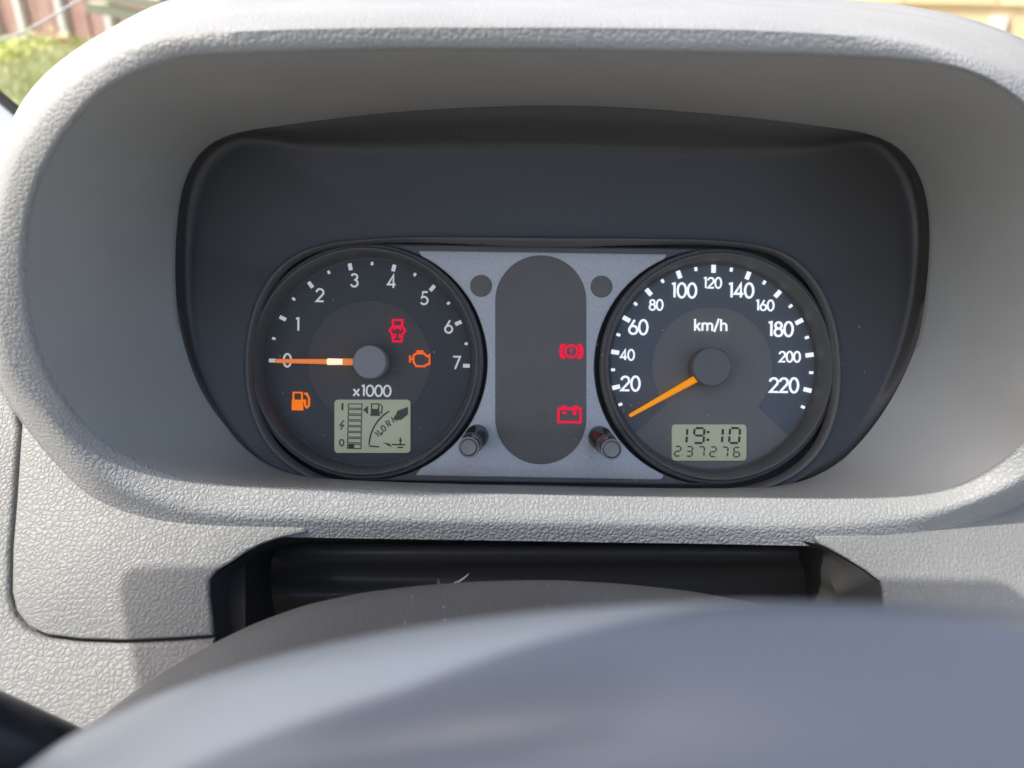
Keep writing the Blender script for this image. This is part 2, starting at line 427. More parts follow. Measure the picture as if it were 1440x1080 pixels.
# column recess: reveal walls, black gaiter rolls
rec = bmesh.new()
edge = [(304, 935)] + op_l + [(560, 734), (800, 736), (1000, 738)] + op_r
inner = [(356, 935), (353, 897), (348, 872), (345, 842), (347, 818), (352, 802), (362, 788), (376, 777), (392, 770), (410, 766), (440, 763), (560, 762), (800, 764), (1000, 766),
         (1120, 767), (1152, 774), (1160, 790), (1166, 810), (1174, 830), (1178, 848), (1180, 920)]
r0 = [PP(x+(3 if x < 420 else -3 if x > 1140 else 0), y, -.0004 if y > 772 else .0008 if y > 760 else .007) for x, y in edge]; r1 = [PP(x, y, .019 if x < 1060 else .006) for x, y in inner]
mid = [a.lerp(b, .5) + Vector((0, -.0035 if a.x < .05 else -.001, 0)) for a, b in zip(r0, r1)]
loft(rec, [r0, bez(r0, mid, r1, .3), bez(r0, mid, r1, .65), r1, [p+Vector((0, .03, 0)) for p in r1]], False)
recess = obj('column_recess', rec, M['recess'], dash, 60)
bm = bmesh.new()
prof = [(752, .345), (760, .327), (767, .3185), (775, .3150), (783, .3155), (790, .3195), (796, .327), (803, .333), (815, .335), (824, .330), (831, .3235), (838, .3215), (846, .324), (855, .332), (880, .337), (960, .33)]
rows = []
for i, (py, d) in enumerate(prof):
    row = []
    for px in np.linspace(330, 1182, 60):
        t = (px-345)/830
        dd = d; yy = py
        if 796 < py < 870:       # the lower roll fades out to the right
            f = max(0, 1-(px-340)/420); dd = .333 - (.333-d)*f
        if py < 800:
            f = min(1, max(0, (px-350)/230)); dd = .330 - (.330-d)*f if py > 755 else d
        end = max(0, (px-1140)/40); dd += .0 + .012*end*end
        row.append(P(px, yy, dd))
    rows.append(row)
loft(bm, rows, False)
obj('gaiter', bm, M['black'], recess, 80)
bm = bmesh.new()
box(bm, Vector((0.02, .43, -.12)), Vector((.75, 0, 0)), Vector((0, .004, 0)), Vector((0, 0, .20)))
box(bm, Vector((0.02, .30, -.40)), Vector((.75, 0, 0)), Vector((0, .16, 0)), Vector((0, 0, .004)))
obj('light_stop', bm, M['gap'], dash, 0)  # unseen panels added to stop ground light leaking in behind the recess
# dash top running on towards the windscreen, below the line of sight
bm = bmesh.new()
box(bm, Vector((.1, .56, .135)), Vector((.85, 0, 0)), Vector((0, .20*math.cos(.45), .20*math.sin(.45))), Vector((0, -.006, .012)))
obj('dash_top', bm, M['panel'], dash)

# ================================================================== INSTRUMENT CLUSTER
clu = thing('instrument_cluster', 'black instrument cluster with two round gauges, lit warning lamps and silver centre plate', 'instrument cluster', P(762, 690, .335))
CM = (762, 480)
ctD2 = contour(ctD[::4], CM)
rD = [P(x, y, dD(y)+.0025) for x, y in ctD2]
ctM1 = contour([(770, 207), (600, 206), (500, 206), (430, 204), (385, 196), (335, 191), (305, 205), (283, 230), (268, 270), (261, 330), (261, 400), (268, 465), (286, 528), (312, 580), (348, 632), (400, 668), (480, 684),
    (700, 694), (900, 696), (1060, 693), (1110, 682), (1165, 645), (1205, 600), (1243, 540), (1272, 470), (1287, 400), (1291, 330), (1287, 285), (1274, 243), (1252, 212), (1228, 193), (1190, 200), (1140, 209), (1080, 212), (900, 210)], CM)
def dM(y): return .3215 + .0045*min(1, max(0, (y-200)/150))
rM = [P(x, y, dM(y)) for x, y in ctM1]
ctS = contour([(343, 520), (348, 460), (366, 408), (398, 368), (445, 345), (520, 335), (600, 332), (700, 332), (800, 333), (900, 334), (1040, 340), (1105, 355), (1148, 393), (1175, 450), (1184, 520), (1178, 580), (1155, 635),
    (1115, 672), (1050, 694), (900, 698), (700, 696), (600, 694), (490, 690), (430, 672), (380, 634), (352, 580)], CM)
rS0 = [P(x, y, .3265) for x, y in ctS]
def shr(ct, k, d): 
    return [P(CM[0]+(x-CM[0])*(1-k/max(1, math.hypot(x-CM[0], y-CM[1]))), CM[1]+(y-CM[1])*(1-k/max(1, math.hypot(x-CM[0], y-CM[1]))), d) for x, y in ct]
bm = bmesh.new()
g1, g2 = lerp(rM, rD, .22), lerp(rM, rS0, .09)
rD_o = back(rD, 0, 1.03)
loft(bm, [rD_o, back(rD, .0005, 1.002), lerp(rD, rM, .5), g1] + [bez(g1, rM, g2, t) for t in (.25, .5, .75)] + [g2, lerp(g2, rS0, .5), rS0])
obj('mask', bm, M['mask'], clu, 70)
bm = bmesh.new()
s_a, s_b, s_c = rS0, shr(ctS, 1, .3222), shr(ctS, 6, .3222)
s_d = shr(ctS, 15, .3268)
s_e = shr(ctS, 16, .3415)
loft(bm, [back(s_a, .001, 1.0), s_a, lerp(s_a, s_b, .6), bez(lerp(s_a, s_b, .6), s_b, lerp(s_b, s_c, .4), .5), lerp(s_b, s_c, .4), lerp(s_b, s_c, .8), bez(lerp(s_b, s_c, .8), s_c, lerp(s_c, s_d, .3), .5), lerp(s_c, s_d, .3), s_d, s_e], True, True)
obj('gauge_surround', bm, M['surround'], clu, 60)

GL_C, GR_C = (519.5, 509), (1001.5, 516)
def circ_px(c, r, a0, a1, n):
    return [(c[0]+r*math.cos(math.radians(a0+(a1-a0)*i/n)), c[1]-r*math.sin(math.radians(a0+(a1-a0)*i/n))) for i in range(n+1)]
# silver centre plate between the gauges
def ang(c, r, y): return math.degrees(math.asin((c[1]-y)/r))
rL, rR = 166, 166
aL = ang(GL_C, rL, 360); aLb = ang(GL_C, rL, 664)
poly = [(592, 352), (587, 352), (583, 355), (584, 360)]
bm = bmesh.new(); l_, r_ = circ_px(GL_C, 166, 99, -99, 40), circ_px(GR_C, 166, 81, 279, 40)
loft(bm, [[P(*l_[i], .3299+dd) for i in range(41)] if k == 0 else [P(*r_[i], .3299+dd) for i in range(41)] for k, dd in ((0, .004), (0, 0), (1, 0), (1, .004))], False)
obj('surround_face', bm, M['surround'], clu, 0)
poly = [(588, 352)] + [(590, 356)] + circ_px(GL_C, rL, 64, -64, 30) + [(584, 668), (588, 669)] + [(929, 675), (932, 673)] + circ_px(GR_C, rR, 180+66, 180-66, 30) + [(938, 359), (936, 357)]
plate = obj('centre_plate', slab([P(x, y, .3292) for x, y in poly], .003, .0006), M['plate'], clu, 40)
def disc(cx, cy, r, d, th, n=48):
    return slab([P(cx+r*math.cos(-2*PI*i/n), cy+r*math.sin(-2*PI*i/n), d) for i in range(n)], th, .0001)
obj('sensor_window', disc(676.5, 402, 15.5, .3289, .002), M['dark_print'], plate)
obj('sensor_window', disc(846, 403, 15.5, .3289, .002), M['dark_print'], plate)
st = rrect(760.5, 506, 64, 147, 63.9, 16)
wp = obj('warning_panel', slab([P(x, y, .3288) for x, y in st], .002, .0001), M['dark_print'], clu)
DW = .3287
def lamp(bm, m, label): return obj('warning_lamp', bm, m, wp, 0, label)
b_ = strokes([('c', arc(0, 0, 8.6, 0, 345, 22)), arc(0, 0, 13.2, 48, -48, 10), arc(0, 0, 13.2, 132, 228, 10)], 803.5, 494, DW, 3.1)
strokes([arc(0, 0, 16, 42, -42, 10), arc(0, 0, 16, 138, 222, 10)], 803.5, 494, DW, 2.5, b_)
strokes([[(0, 5), (0, -1.5)], [(0, -3), (0, -5)]], 803.5, 494, DW, 2.4, b_)
lamp(b_, M['red'], 'lit red brake warning lamp, exclamation mark in a circle between brackets')
b_ = strokes([('c', [(-15.5, 7), (15.5, 7), (15.5, -11.5), (-15.5, -11.5)]), [(-10, 1.2), (-4, 1.2)], [(4, 1.2), (10, 1.2)], [(7, 4.2), (7, -1.8)]], 801, 582, DW, 3.2)
fillpoly(b_, P(801, 582, DW), DW/F, [(-12, 8), (-12, 11.5), (-5, 11.5), (-4, 9), (4, 9), (5, 11.5), (12, 11.5), (12, 8), (15, 8), (15, 5), (-15, 5), (-15, 8)])
lamp(b_, M['red'], 'lit red battery charge warning lamp')
for bx, by, ls in ((716, 538, [arc(0, 0, 9, 50, -50, 8), arc(0, 0, 9, 130, 230, 8), arc(0, 0, 13, 45, -45, 8), arc(0, 0, 13, 135, 225, 8)]),
                   (754, 540, [[(-9, -7), (-2, 3), (2, 3), (7, 8)], [(-2, 3), (-5, 7)]]), (803, 545, [[(-6, -6), (-6, 5)], [(6, -8), (6, 4), (2, 8)]]),
                   (762, 583, [[(-14, -8), (-14, 2)], [(-5, -8), (-5, 4)], [(2, -9), (2, 6), (8, 10), (14, 6), (14, -9)]]),
                   (715, 583, [('c', arc(0, 0, 9, 0, 340, 16))])):
    obj('unlit_lamp', strokes(ls, bx, by, DW, 2.0), M['faint'], wp, 0)
# trip knobs
for (bx, by, tx, ty) in ((671, 613, 659, 629), (843, 615, 860, 632)):
    a, b = P(bx, by, .3292), P(tx, ty, .288)
    ax = b-a; ln = ax.length
    bm = bmesh.new(); k = .001
    lathe(bm, [(4.9*k, -.002), (4.9*k, ln*.12), (4.6*k, ln*.14), (4.5*k, ln*.55), (3.6*k, ln*.60), (3.5*k, ln*.66), (4.0*k, ln*.69), (3.95*k, ln*.93), (3.6*k, ln*.99), (3.1*k, ln)], a, ax, 40)
    kb = obj('trip_knob', bm, M['knob'], clu, 40)
    bm = bmesh.new(); lathe(bm, [(3.0*k, ln-.001), (3.0*k, ln+.0004), (2.7*k, ln+.0008), (1.5*k, ln+.0006)], a, ax, 32)
    obj('knob_cap', bm, M['knob_tip'], kb, 40)
    bm = bmesh.new(); r_ = 3.75*k
    lathe(bm, [(r_-.0002, ln-.0006), (r_+.0002, ln-.0001), (r_, ln+.0004), (r_-.0004, ln+.0004), (r_-.0005, ln-.0003)], a, ax, 40, False)
    obj('knob_rim', bm, M['chrome'], kb, 60)
    bm = bmesh.new(); r_ = 4.1*k; h_ = ln*.68
    lathe(bm, [(r_-.0003, h_-.0005), (r_+.00015, h_), (r_-.0003, h_+.0006)], a, ax, 40, False)
    obj('knob_rim', bm, M['chrome'], kb, 60)

DF = .3385      # dial faces
def gauge(name, c, label, face_m, out_m, num_m, hub_m, hub_r, hub_h, inner_r):
    k = DF/F
    base = P(*c, DF)
    bm = bmesh.new()
    R0 = 156*.326/F            # clear opening
    lathe(bm, [(R0-.0012, -.002), (R0-.0006, .006), (R0, .0118), (R0+.0005, .0124), (R0+.0011, .0124), (R0+.0016, .0118), (R0+.0019, .0105), (R0+.0027, .0104), (R0+.0033, .0098), (R0+.0036, .008), (R0+.0036, .003)], base, n=128, cap=False)
    g = obj(name, bm, M['ring'], clu, 35, label)
    # the part's own mesh is its bezel ring; face, ticks, numerals, needle and displays are its pieces
    bm = bmesh.new()
    lathe(bm, [(R0-.0005, -.0002), (.0001, -.0002)], base, n=96, cap=False)
    obj('dial_rim', bm, M['ring'], g, 0)
    bm = bmesh.new(); lathe(bm, [(143*k, -.0005), (143*k, .0002)], base, n=128); obj('dial_face', bm, face_m, g, 30)
    # coloured scale band over the upper part of the dial
    pts_o = circ_px((0, 0), 143, -41.5, 221.5, 90); pts_i = circ_px((0, 0), inner_r, -40.5, 220.5, 90)
    bm = bmesh.new(); y = -.00032
    loft(bm, [[base+Vector((a*k, y, -b*k)) for a, b in pts_o], [base+Vector((a*k, y, -b*k)) for a, b in pts_i]], False)
    loft(bm, [[base+Vector((a*k, y, -b*k)) for a, b in pts_o], [base+Vector((a*k, -.0001, -b*k)) for a, b in pts_o]], False)
    obj('scale_band', bm, out_m, g, 0)
    bm = bmesh.new(); hr = hub_r*(DF-hub_h)/F
    off = P(*c, DF-hub_h); b2 = Vector((off.x, DF, off.z))
    lathe(bm, [(hr*.98, .0005), (hr*.98, hub_h*.5), (hr, hub_h*.55), (hr, hub_h-.0006), (hr-.0005, hub_h), (hr*.4, hub_h+.0001)], b2, n=64)
    obj('needle_hub', bm, hub_m, g, 40)
    return g
TK = DF-.0006
def ticks(g, c, angs, r, ln, wd, m):
    """each tick mark its own piece, sharing one mesh"""
    o = P(*c, TK); k = TK/F
    bm = bmesh.new()
    r0 = Vector((0, 0, 0))
    ribbon(bm, r0, k, [(-ln/2, 0), (ln/2, 0)], wd, th=.0002)
    me = bpy.data.meshes.new('tick_mark'); bm.to_mesh(me); bm.free(); me.materials.append(m)
    for a in angs:
        t = link('tick_mark', me, g)
        t.location = o + Vector((math.cos(a)*r*k, 0, math.sin(a)*r*k)) - LOC[clu.name]
        t.rotation_euler = (0, -a, 0)
tach = gauge('tachometer', GL_C, 'tachometer with numerals 0 to 7, needle at zero, left of the plate', M['face_l'], M['face_l'], M['num_l'], M['hub'], 24, .010, 88)
bm = bmesh.new(); lathe(bm, [(86*DF/F, -.0001), (86*DF/F, .00042)], P(*GL_C, DF), n=96); obj('dial_centre', bm, M['face_l_in'], tach, 30)
R_ = math.radians
ticks(tach, GL_C, [R_(180-25.92*i) for i in range(8)], 136.5, 9.5, 5.2, M['num_l'])
ticks(tach, GL_C, [R_(180-25.92*(i+.5)) for i in range(7)], 138.5, 4.6, 3.4, M['num_l'])
for s, x, y in (('0', 192, 530), ('1', 234, 378), ('2', 330, 255), ('3', 475, 192), ('4', 632, 197), ('5', 770, 268), ('6', 873, 388), ('7', 905, 540)):
    obj('numeral', text_bm(s, 340+x/3, 330+y/3, TK, 18, 2.5), M['num_l'], tach, 0)
obj('unit_text', text_bm('x1000', 523.5, 549.5, TK, 15, 2.4, 1.12), M['num_l'], tach, 0)
spd = gauge('speedometer', GR_C, 'speedometer with numerals 20 to 220, needle at rest, right of the plate', M['face_r'], M['face_r_out'], M['num_r'], M['hub_d'], 27.5, .010, 84)
SA = lambda v: R_(90-20.55*(v-120)/20)
ticks(spd, GR_C, [SA(v) for v in range(20, 221, 20)], 138, 11, 6, M['num_r'])
ticks(spd, GR_C, [SA(v) for v in range(10, 231, 20)], 139.5, 5.4, 3.8, M['num_r'])
for s, x, y, h in (('20', 200, 628, 20), ('40', 187, 507, 14.5), ('60', 233, 390, 20), ('80', 308, 296, 14.5), ('100', 424, 235, 20), ('120', 545, 203, 14.5), ('140', 665, 235, 20),
                   ('160', 766, 298, 14.5), ('180', 832, 398, 20), ('200', 872, 515, 14.5), ('220', 848, 635, 20)):
    obj('numeral', text_bm(s, 820+x/3, 330+y/3, TK, h, 3.0 if h > 16 else 2.3), M['num_r'], spd, 0)
obj('unit_text', text_bm('km/h', 999.5, 457, TK, 16.5, 2.4, 1.10), M['num_r'], spd, 0)
# needles
def needle(g, c, x0, y0, x1, y1, w0, w1, m, d=DF-.0065):
    a, b = P(x0, y0, d), P(x1, y1, d)
    t = (b-a).normalized(); n = Vector((-t.z, 0, t.x)); k = d/F
    bm = bmesh.new()
    rings = []
    for p, wv in ((a, w0), (a.lerp(b, .03), w0*1.25), (b, w1)):
        q = wv*k/2
        rings.append([p+n*q, p+n*q*.5+Vector((0, -.0007, 0)), p-n*q*.5+Vector((0, -.0007, 0)), p-n*q, p+Vector((0, .0008, 0))])
    vs = loft(bm, rings); bm.faces.new(vs[0]); bm.faces.new(vs[-1])
    return obj('needle', bm, m, g, 30)
needle(tach, GL_C, 387, 507.5, 460, 508.5, 4.5, 7.5, M['orange_l'])
r_ = needle(tach, GL_C, 460, 508.5, 482, 508.8, 7.5, 8.5, M['hot']); r_.name = 'needle_root'
r_ = needle(tach, GL_C, 482, 508.8, 505, 509, 8.0, 8.5, M['orange_l']); r_.name = 'needle_root'
needle(spd, GR_C, 885, 585, 986, 528.5, 4.2, 10.5, M['orange'])
# warning lamps on the tachometer face
def tlamp(bm, m, label): return obj('warning_lamp', bm, m, tach, 0, label)
DL = DF-.0008
b_ = strokes([('c', [(-6, -6), (6, -6), (6, 12), (-6, 12)])], 418.5, 564, DL, 2.2)
fillpoly(b_, P(418.5, 564, DL), DL/F, [(-8, -13), (8, -13), (8, 2), (-8, 2)])
strokes([[(7, 1), (10.5, 1), (10.5, -6), (13, -9), (16, -6), (16, 4), (14, 8), (12, 12)], [(9, 11), (14, 9)]], 418.5, 564, DL, 2.6, b_)
tlamp(b_, M['amber'], 'lit amber low fuel lamp, a petrol pump')
b_ = strokes([('c', [(-6, 6), (-7, 15), (7, 15), (6, 6)]), ('c', [(-7, 6), (-11, 0), (-7, -5), (-6, -15), (6, -15), (7, -5), (11, 0), (7, 6)]), arc(0, -1, 5.5, 20, 160, 8)], 559, 465, DL, 2.8)
strokes([[(-6, -9), (-3, -9), (-3, -4)], [(6, -9), (3, -9), (3, -4)], [(-6, 6), (6, 6)]], 559, 465, DL, 2.6, b_)
tlamp(b_, M['red'], 'lit red lamp with upright symbol above the amber engine lamp')
b_ = strokes([('c', [(-9, 5), (-5, 8), (6, 8), (10, 4), (12, 4), (13.5, 6), (13.5, -7), (10, -7), (7, -10), (-5, -10), (-9, -4)]), [(-5, 11), (5, 11)], [(0, 11), (0, 8)], [(-14, 5), (-14, -5)], [(-14, 0), (-9, 0)]], 590.5, 505, DL, 2.7)
tlamp(b_, M['amber2'], 'lit amber engine outline lamp right of the hub')
# displays
def lcd(g, x0, y0, x1, y1, label):
    cx, cy = (x0+x1)/2, (y0+y1)/2
    b_ = slab([P(x, y, DF-.0012) for x, y in rrect(cx, cy, (x1-x0)/2, (y1-y0)/2, 5)], .002, .0003)
    return obj('display', b_, M['lcd'], g, 30, label)
DS = DF-.00135
lcd(spd, 945, 597, 1050, 648, 'green grey display reading 19:10 over 237276')
cx, cy = 997.5, 622.5
def digit(g, ch, x, y, w_, h_, wd, m):
    b_ = bmesh.new(); seven(b_, ch, 0, 0, x, y, DS, w_, h_, wd); return obj('display_digit', b_, m, g, 0)
for ch, x in (('1', 959), ('9', 983), ('1', 1009), ('0', 1033)): digit(spd, ch, x, 612.5, 14, 21, 2.9, M['seg'])
obj('display_digit', strokes([[(-2, 5), (2, 5)], [(-2, -6), (2, -6)]], 995.5, 612.5, DS, 3), M['seg'], spd, 0)
for i, ch in enumerate('237276'): digit(spd, ch, 953 + i*16.6, 634.5-0.0 + i*.25, 8, 13.5, 1.9, M['seg2'])
lcd(tach, 470, 562, 577, 637, 'green grey display with fuel bars and temperature arc')
def dmark(name, bm, m): return obj(name, bm, m, tach, 0)
for i in range(8):
    y = 571+i*8.1
    dmark('fuel_bar', strokes([('c', [(-9.5, 3), (9.5, 3), (9.5, -3), (-9.5, -3)])], 499.5-.2*i, y, DS, 1.3), M['seg2'])
b_ = bmesh.new(); fillpoly(b_, P(494, 627.5, DS), DS/F, [(-4, -3), (4, -3), (4, 3), (-4, 3)]); dmark('fuel_bar', b_, M['seg'])
dmark('display_mark', strokes([[(0, 5), (0, -5)]], 481.5, 572, DS, 2.6), M['seg2'])
dmark('display_mark', strokes([[(2.5, 6), (-2, -1), (2.5, -1), (-1.5, -7)]], 480.5, 597, DS, 1.8), M['seg2'])
dmark('display_mark', strokes([('c', arc(0, 0, 3, 0, 330, 12, 4.5))], 480.5, 622.5, DS, 1.8), M['seg2'])
b_ = strokes([('c', [(-5, -7), (5, -7), (5, 8), (-5, 8)]), [(5, -4), (9, -5), (10, 4), (7, 8)], [(-7, -8), (7, -8)]], 527.5, 576, DS, 1.7)
fillpoly(b_, P(527.5, 576, DS), DS/F, [(-5, -7), (5, -7), (5, 1), (-5, 1)]); fillpoly(b_, P(514.5, 576.5, DS), DS/F, [(-4, 0), (3, 6), (3, -6)])
dmark('fuel_symbol', b_, M['seg2'])
arcp = arc(0, 0, 58, 178, 122, 20)
dmark('temperature_arc', strokes([arcp, [(-58, 0), (-44, -1)], arc(0, 0, 44, 160, 152, 3)], 577, 628, DS, 1.9), M['seg'])
b_ = bmesh.new(); fillpoly(b_, P(577, 628, DS), DS/F, [(-23, 38), (-19, 50), (-4, 56), (-4, 45), (-14, 37)]); dmark('temperature_block', b_, M['seg2'])
for ch, x, y, a in (('N', 532, 609, 48), ('O', 539.5, 602, 40), ('R', 547, 595.5, 32), ('M', 555, 589.5, 26)):
    dmark('display_letter', text_bm(ch, x, y, DS, 8.5, 1.5, 1, R_(a)), M['seg2'])
b_ = bmesh.new(); fillpoly(b_, P(545, 625, DS), DS/F, [(-7, 3), (6, -4), (3, 1)]); 
strokes([[(6, 0), (25, 0)], [(14, -4), (22, -4)], [(18, 0), (18, 10)], [(16, 6), (20, 6)]], 545, 625, DS, 1.8, b_)
dmark('temperature_symbol', b_, M['seg'])
# clear lens over the cluster with specks of dust lying on it
bm = bmesh.new()
loft(bm, [[p*1.0 for p in rD], [p+Vector((0, .0008, 0)) for p in rD]]); 
lv = [v for v in bm.verts][:len(rD)]
bm.faces.new(lv)
lens = obj('lens', bm, M['glass'], clu, 0)
def specks(n, gen, size, parent, name, flat=Vector((0, -1, 0))):
    bm = bmesh.new()
    for i in range(n):
        p = gen()
        s = size * (0.5 + random.random()**3*2.2)
        a = random.random()*PI; u = Vector((math.cos(a), 0, math.sin(a))); v = Vector((-math.sin(a), 0, math.cos(a)))
        e = random.uniform(.3, 1)
        vs = [bm.verts.new(p+q) for q in (u*s, v*s*e, -u*s, -v*s*e)]
        top = bm.verts.new(p+flat*s*.5)
        for j in range(4): bm.faces.new((vs[j], vs[(j+1) % 4], top))
        bm.faces.new(vs[::-1])
    o = obj(name, bm, M['dust'], parent, 0); o['kind'] = 'stuff'; return o
def on_lens():
    while True:
        x, y = random.uniform(262, 1290), 690-abs(random.gauss(0, 170))
        if random.random() < .35: x = random.gauss(800, 160)
        if 170 < y < 684 and ((x-775)/500)**2+((y-430)/300)**2 < 1: return P(x, y, dD(y)+.0021)
specks(230, on_lens, .00019, lens, 'dust')

lin = next(o for o in bpy.data.objects if o.name == 'binnacle_lining')
def on_lining():
    i = random.randrange(len(RC2)); t = random.uniform(.08, .92)
    a, b = RC2[i], RD[i]; p = a.lerp(b, t); c = Vector((.02, p.y, .035))
    return p + (c-p).normalized()*.0006
specks(150, on_lining, .00017, lin, 'dust')
# ================================================================== COLUMN SHROUD, WHEEL, STALK
shr_t = thing('column_shroud', 'dusty dark grey steering column shroud behind the wheel rim', 'column shroud', P(760, 960, .25))
sil = [(60, 1085), (120, 1030), (175, 985), (235, 944), (300, 906), (360, 876), (430, 850), (510, 833), (600, 822), (690, 816.5), (780, 815.5), (880, 821), (970, 831), (1060, 847), (1150, 872), (1250, 905), (1340, 950)]
sx = np.array([p[0] for p in sil], float); sy = np.array([p[1] for p in sil], float)
xs = np.linspace(60, 1340, 90)
ys = np.interp(xs, sx, sy)
for _ in range(3): ys[1:-1] = (ys[:-2]+2*ys[1:-1]+ys[2:])/4
S3 = [P(x, y, .262) for x, y in zip(xs, ys)]
bm = bmesh.new()
offs = [(.03, -.05), (.012, -.018), (.005, -.005), (.0, .0), (-.006, .0012), (-.02, .0005), (-.045, -.007), (-.07, -.020), (-.09, -.04), (-.10, -.07)]
loft(bm, [[p+Vector((0, a, b)) for p in S3] for a, b in offs], False)
shell = obj('upper_shell', bm, M['shroud'], shr_t, 80)
bm = bmesh.new()
low = [p+Vector((0, .03, -.05)) for p in S3]; low2 = [p+Vector((0, -.10, -.07)) for p in S3]
loft(bm, [low, [Vector((p.x*.9, p.y, -.17)) for p in low], [Vector((p.x*.9, p.y, -.18)) for p in low2], low2], False)
obj('lower_shell', bm, M['shroud'], shr_t, 60)
def on_shell():
    i = random.randrange(6, 80); t = random.random()**.8
    return S3[i] + Vector((random.uniform(-.001, .001), -.045*t, .0012*(1-t) - .0065*t*t + .0006))
specks(140, on_shell, .00026, shell, 'dust', Vector((0, -.3, 1)))
bm = bmesh.new(); tube(bm, [P(x, y, d) for x, y, d in ((634, 822, .2610), (645, 818, .2612), (652, 813.5, .2615), (659, 807, .262))], [.0002, .00035, .0003, .00012], 6)
fl = obj('lint', bm, M['dust'], shell)

wh = thing('steering_wheel', 'smooth grey steering wheel rim, out of focus across the bottom', 'steering wheel', (.0591, .2103, -.1922))
wc = Vector((.0591, .2103, -.1922)); wn = Vector((-.0977, -1, -.7931)).normalized()
wa = wn.cross(Vector((0, 0, 1))).normalized(); wb = wn.cross(wa)
if wb.z < 0: wb = -wb
def ring_pt(a, r, h): return wc + (wa*math.cos(a)+wb*math.sin(a))*r + wn*h
bm = bmesh.new()
nseg = 160; prof = []
for i in range(28):
    a = 2*PI*i/28
    c_, s_ = math.cos(a), math.sin(a)
    e = .82
    prof.append((.016*math.copysign(abs(c_)**e, c_), .017*math.copysign(abs(s_)**e, s_)))
rings = [[ring_pt(2*PI*j/nseg, .1885+x, y) for x, y in prof] for j in range(nseg)]
loft(bm, rings + [rings[0]])
bmesh.ops.remove_doubles(bm, verts=bm.verts, dist=1e-6)
obj('rim', bm, M['rim'], wh, 80)
bm = bmesh.new(); lathe(bm, [(.062, -.075), (.078, -.06), (.080, -.045), (.070, -.032), (.04, -.024)], wc, wn, 64); hub_o = obj('hub', bm, M['rim'], wh, 50)
for a in (R_(0), R_(180), R_(270)):
    bm = bmesh.new()
    tube(bm, [ring_pt(a, .06, -.05), ring_pt(a, .11, -.045), ring_pt(a, .15, -.02), ring_pt(a, .184, 0)], [.018, .016, .013, .012], 14)
    obj('spoke', bm, M['rim'], wh, 60)

stk = thing('indicator_stalk', 'dark glossy indicator stalk in the bottom corner beside the wheel', 'stalk', P(60, 1085, .215))
bm = bmesh.new()
tube(bm, [P(160, 1118, .235), P(60, 1080, .215), P(-60, 1036, .20), P(-200, 985, .19), P(-300, 950, .185)], [.011, .0125, .0132, .013, .012], 28)
obj('lever', bm, M['stalk'], stk, 60)
bm = bmesh.new(); lathe(bm, [(.0135, -.012), (.014, -.004), (.0135, .006), (.010, .010)], P(-300, 950, .185), P(-300, 950, .185)-P(-200, 985, .19), 32)
obj('end_cap', bm, M['stalk'], stk, 40)

# ================================================================== WINDSCREEN, PILLAR, ADDED SHADE BOARDS
WI = W.inverted()
ws = thing('windscreen', 'clear windscreen glass rising beyond the hood', 'windscreen', (0, .86, CAMP.z-.22), dash=False)
bm = bmesh.new()
loft(bm, [[Vector((-.72, .90, CAMP.z-.22)), Vector((.95, .90, CAMP.z-.22))], [Vector((-.62, .30, CAMP.z+.58)), Vector((.85, .30, CAMP.z+.58))]], False)
obj('glass', bm, M['glass'], ws)
pil = thing('windscreen_pillar', 'white pillar trim with black toothed rubber edge, far left of the hood', 'pillar trim', P(40, 200, .6))
def pil_pt(t, off, d): return P(0+25*t - off*.64, 144+21*t + off*.77, d)
bm = bmesh.new()
rings = []
for t in np.linspace(-9, 4, 14):
    rings.append([pil_pt(t, 0, .60), pil_pt(t, 40, .585), pil_pt(t, 120, .58), pil_pt(t, 170, .60), pil_pt(t, 170, .63), pil_pt(t, 0, .63)])
loft(bm, rings)
obj('trim', bm, M['white'], pil, 40)
bm = bmesh.new()
rings = [[pil_pt(t, -9, .602), pil_pt(t, -1, .598), pil_pt(t, 1.5, .598), pil_pt(t, 1.5, .61), pil_pt(t, -9, .61)] for t in np.linspace(-9, 4, 14)]
loft(bm, rings)
t = -4.0
while t < 2.5:
    q = [pil_pt(t, -8.8, .602), pil_pt(t+.085, -8.8, .602), pil_pt(t+.07, -12.5, .602), pil_pt(t+.02, -12.5, .602)]
    fr = [bm.verts.new(p) for p in q]; bk = [bm.verts.new(p+Vector((0, .004, 0))) for p in q]
    bm.faces.new(fr); bm.faces.new(bk[::-1])
    for j in range(4): bm.faces.new((fr[j], bk[j], bk[(j+1) % 4], fr[(j+1) % 4]))
    t += .16
obj('seal', bm, M['rubber'], pil, 0)
# unseen board added to throw the straight shade on the lower panel
vis = thing('sun_blocker', 'unseen grey board added above the dashboard to shade the lower panel', 'sun visor', (0, 0, 0), dash=False)
Q1 = W @ PP(165, 800); Q2 = W @ PP(1390, 815)
H = .30
v1 = Q1 + SUN*(H/SUN.z); v2 = Q2 + SUN*(H/SUN.z)
v2.z = v1.z
dep = .128
bm = bmesh.new()
cxv, cyv = (v1.x+v2.x)/2, v1.y-dep/2
poly = [Vector((x, y, v1.z)) for x, y in rrect(cxv, cyv, (v2.x-v1.x)/2, dep/2, .008)]
f = bm.faces.new([bm.verts.new(p) for p in poly])
r = bmesh.ops.extrude_face_region(bm, geom=[f]); bmesh.ops.translate(bm, verts=[g for g in r['geom'] if isinstance(g, bmesh.types.BMVert)], vec=(0, 0, .014))
obj('pad', bm, M['blocker'], vis)
bm = bmesh.new(); tube(bm, [Vector((v2.x-.05, v1.y-.02, v1.z+.008)), Vector((v2.x+.02, v1.y-.02, v1.z+.01)), Vector((v2.x+.03, v1.y-.02, v1.z+.05)), Vector((v2.x+.03, .325, CAMP.z+.55))], .004, 10)
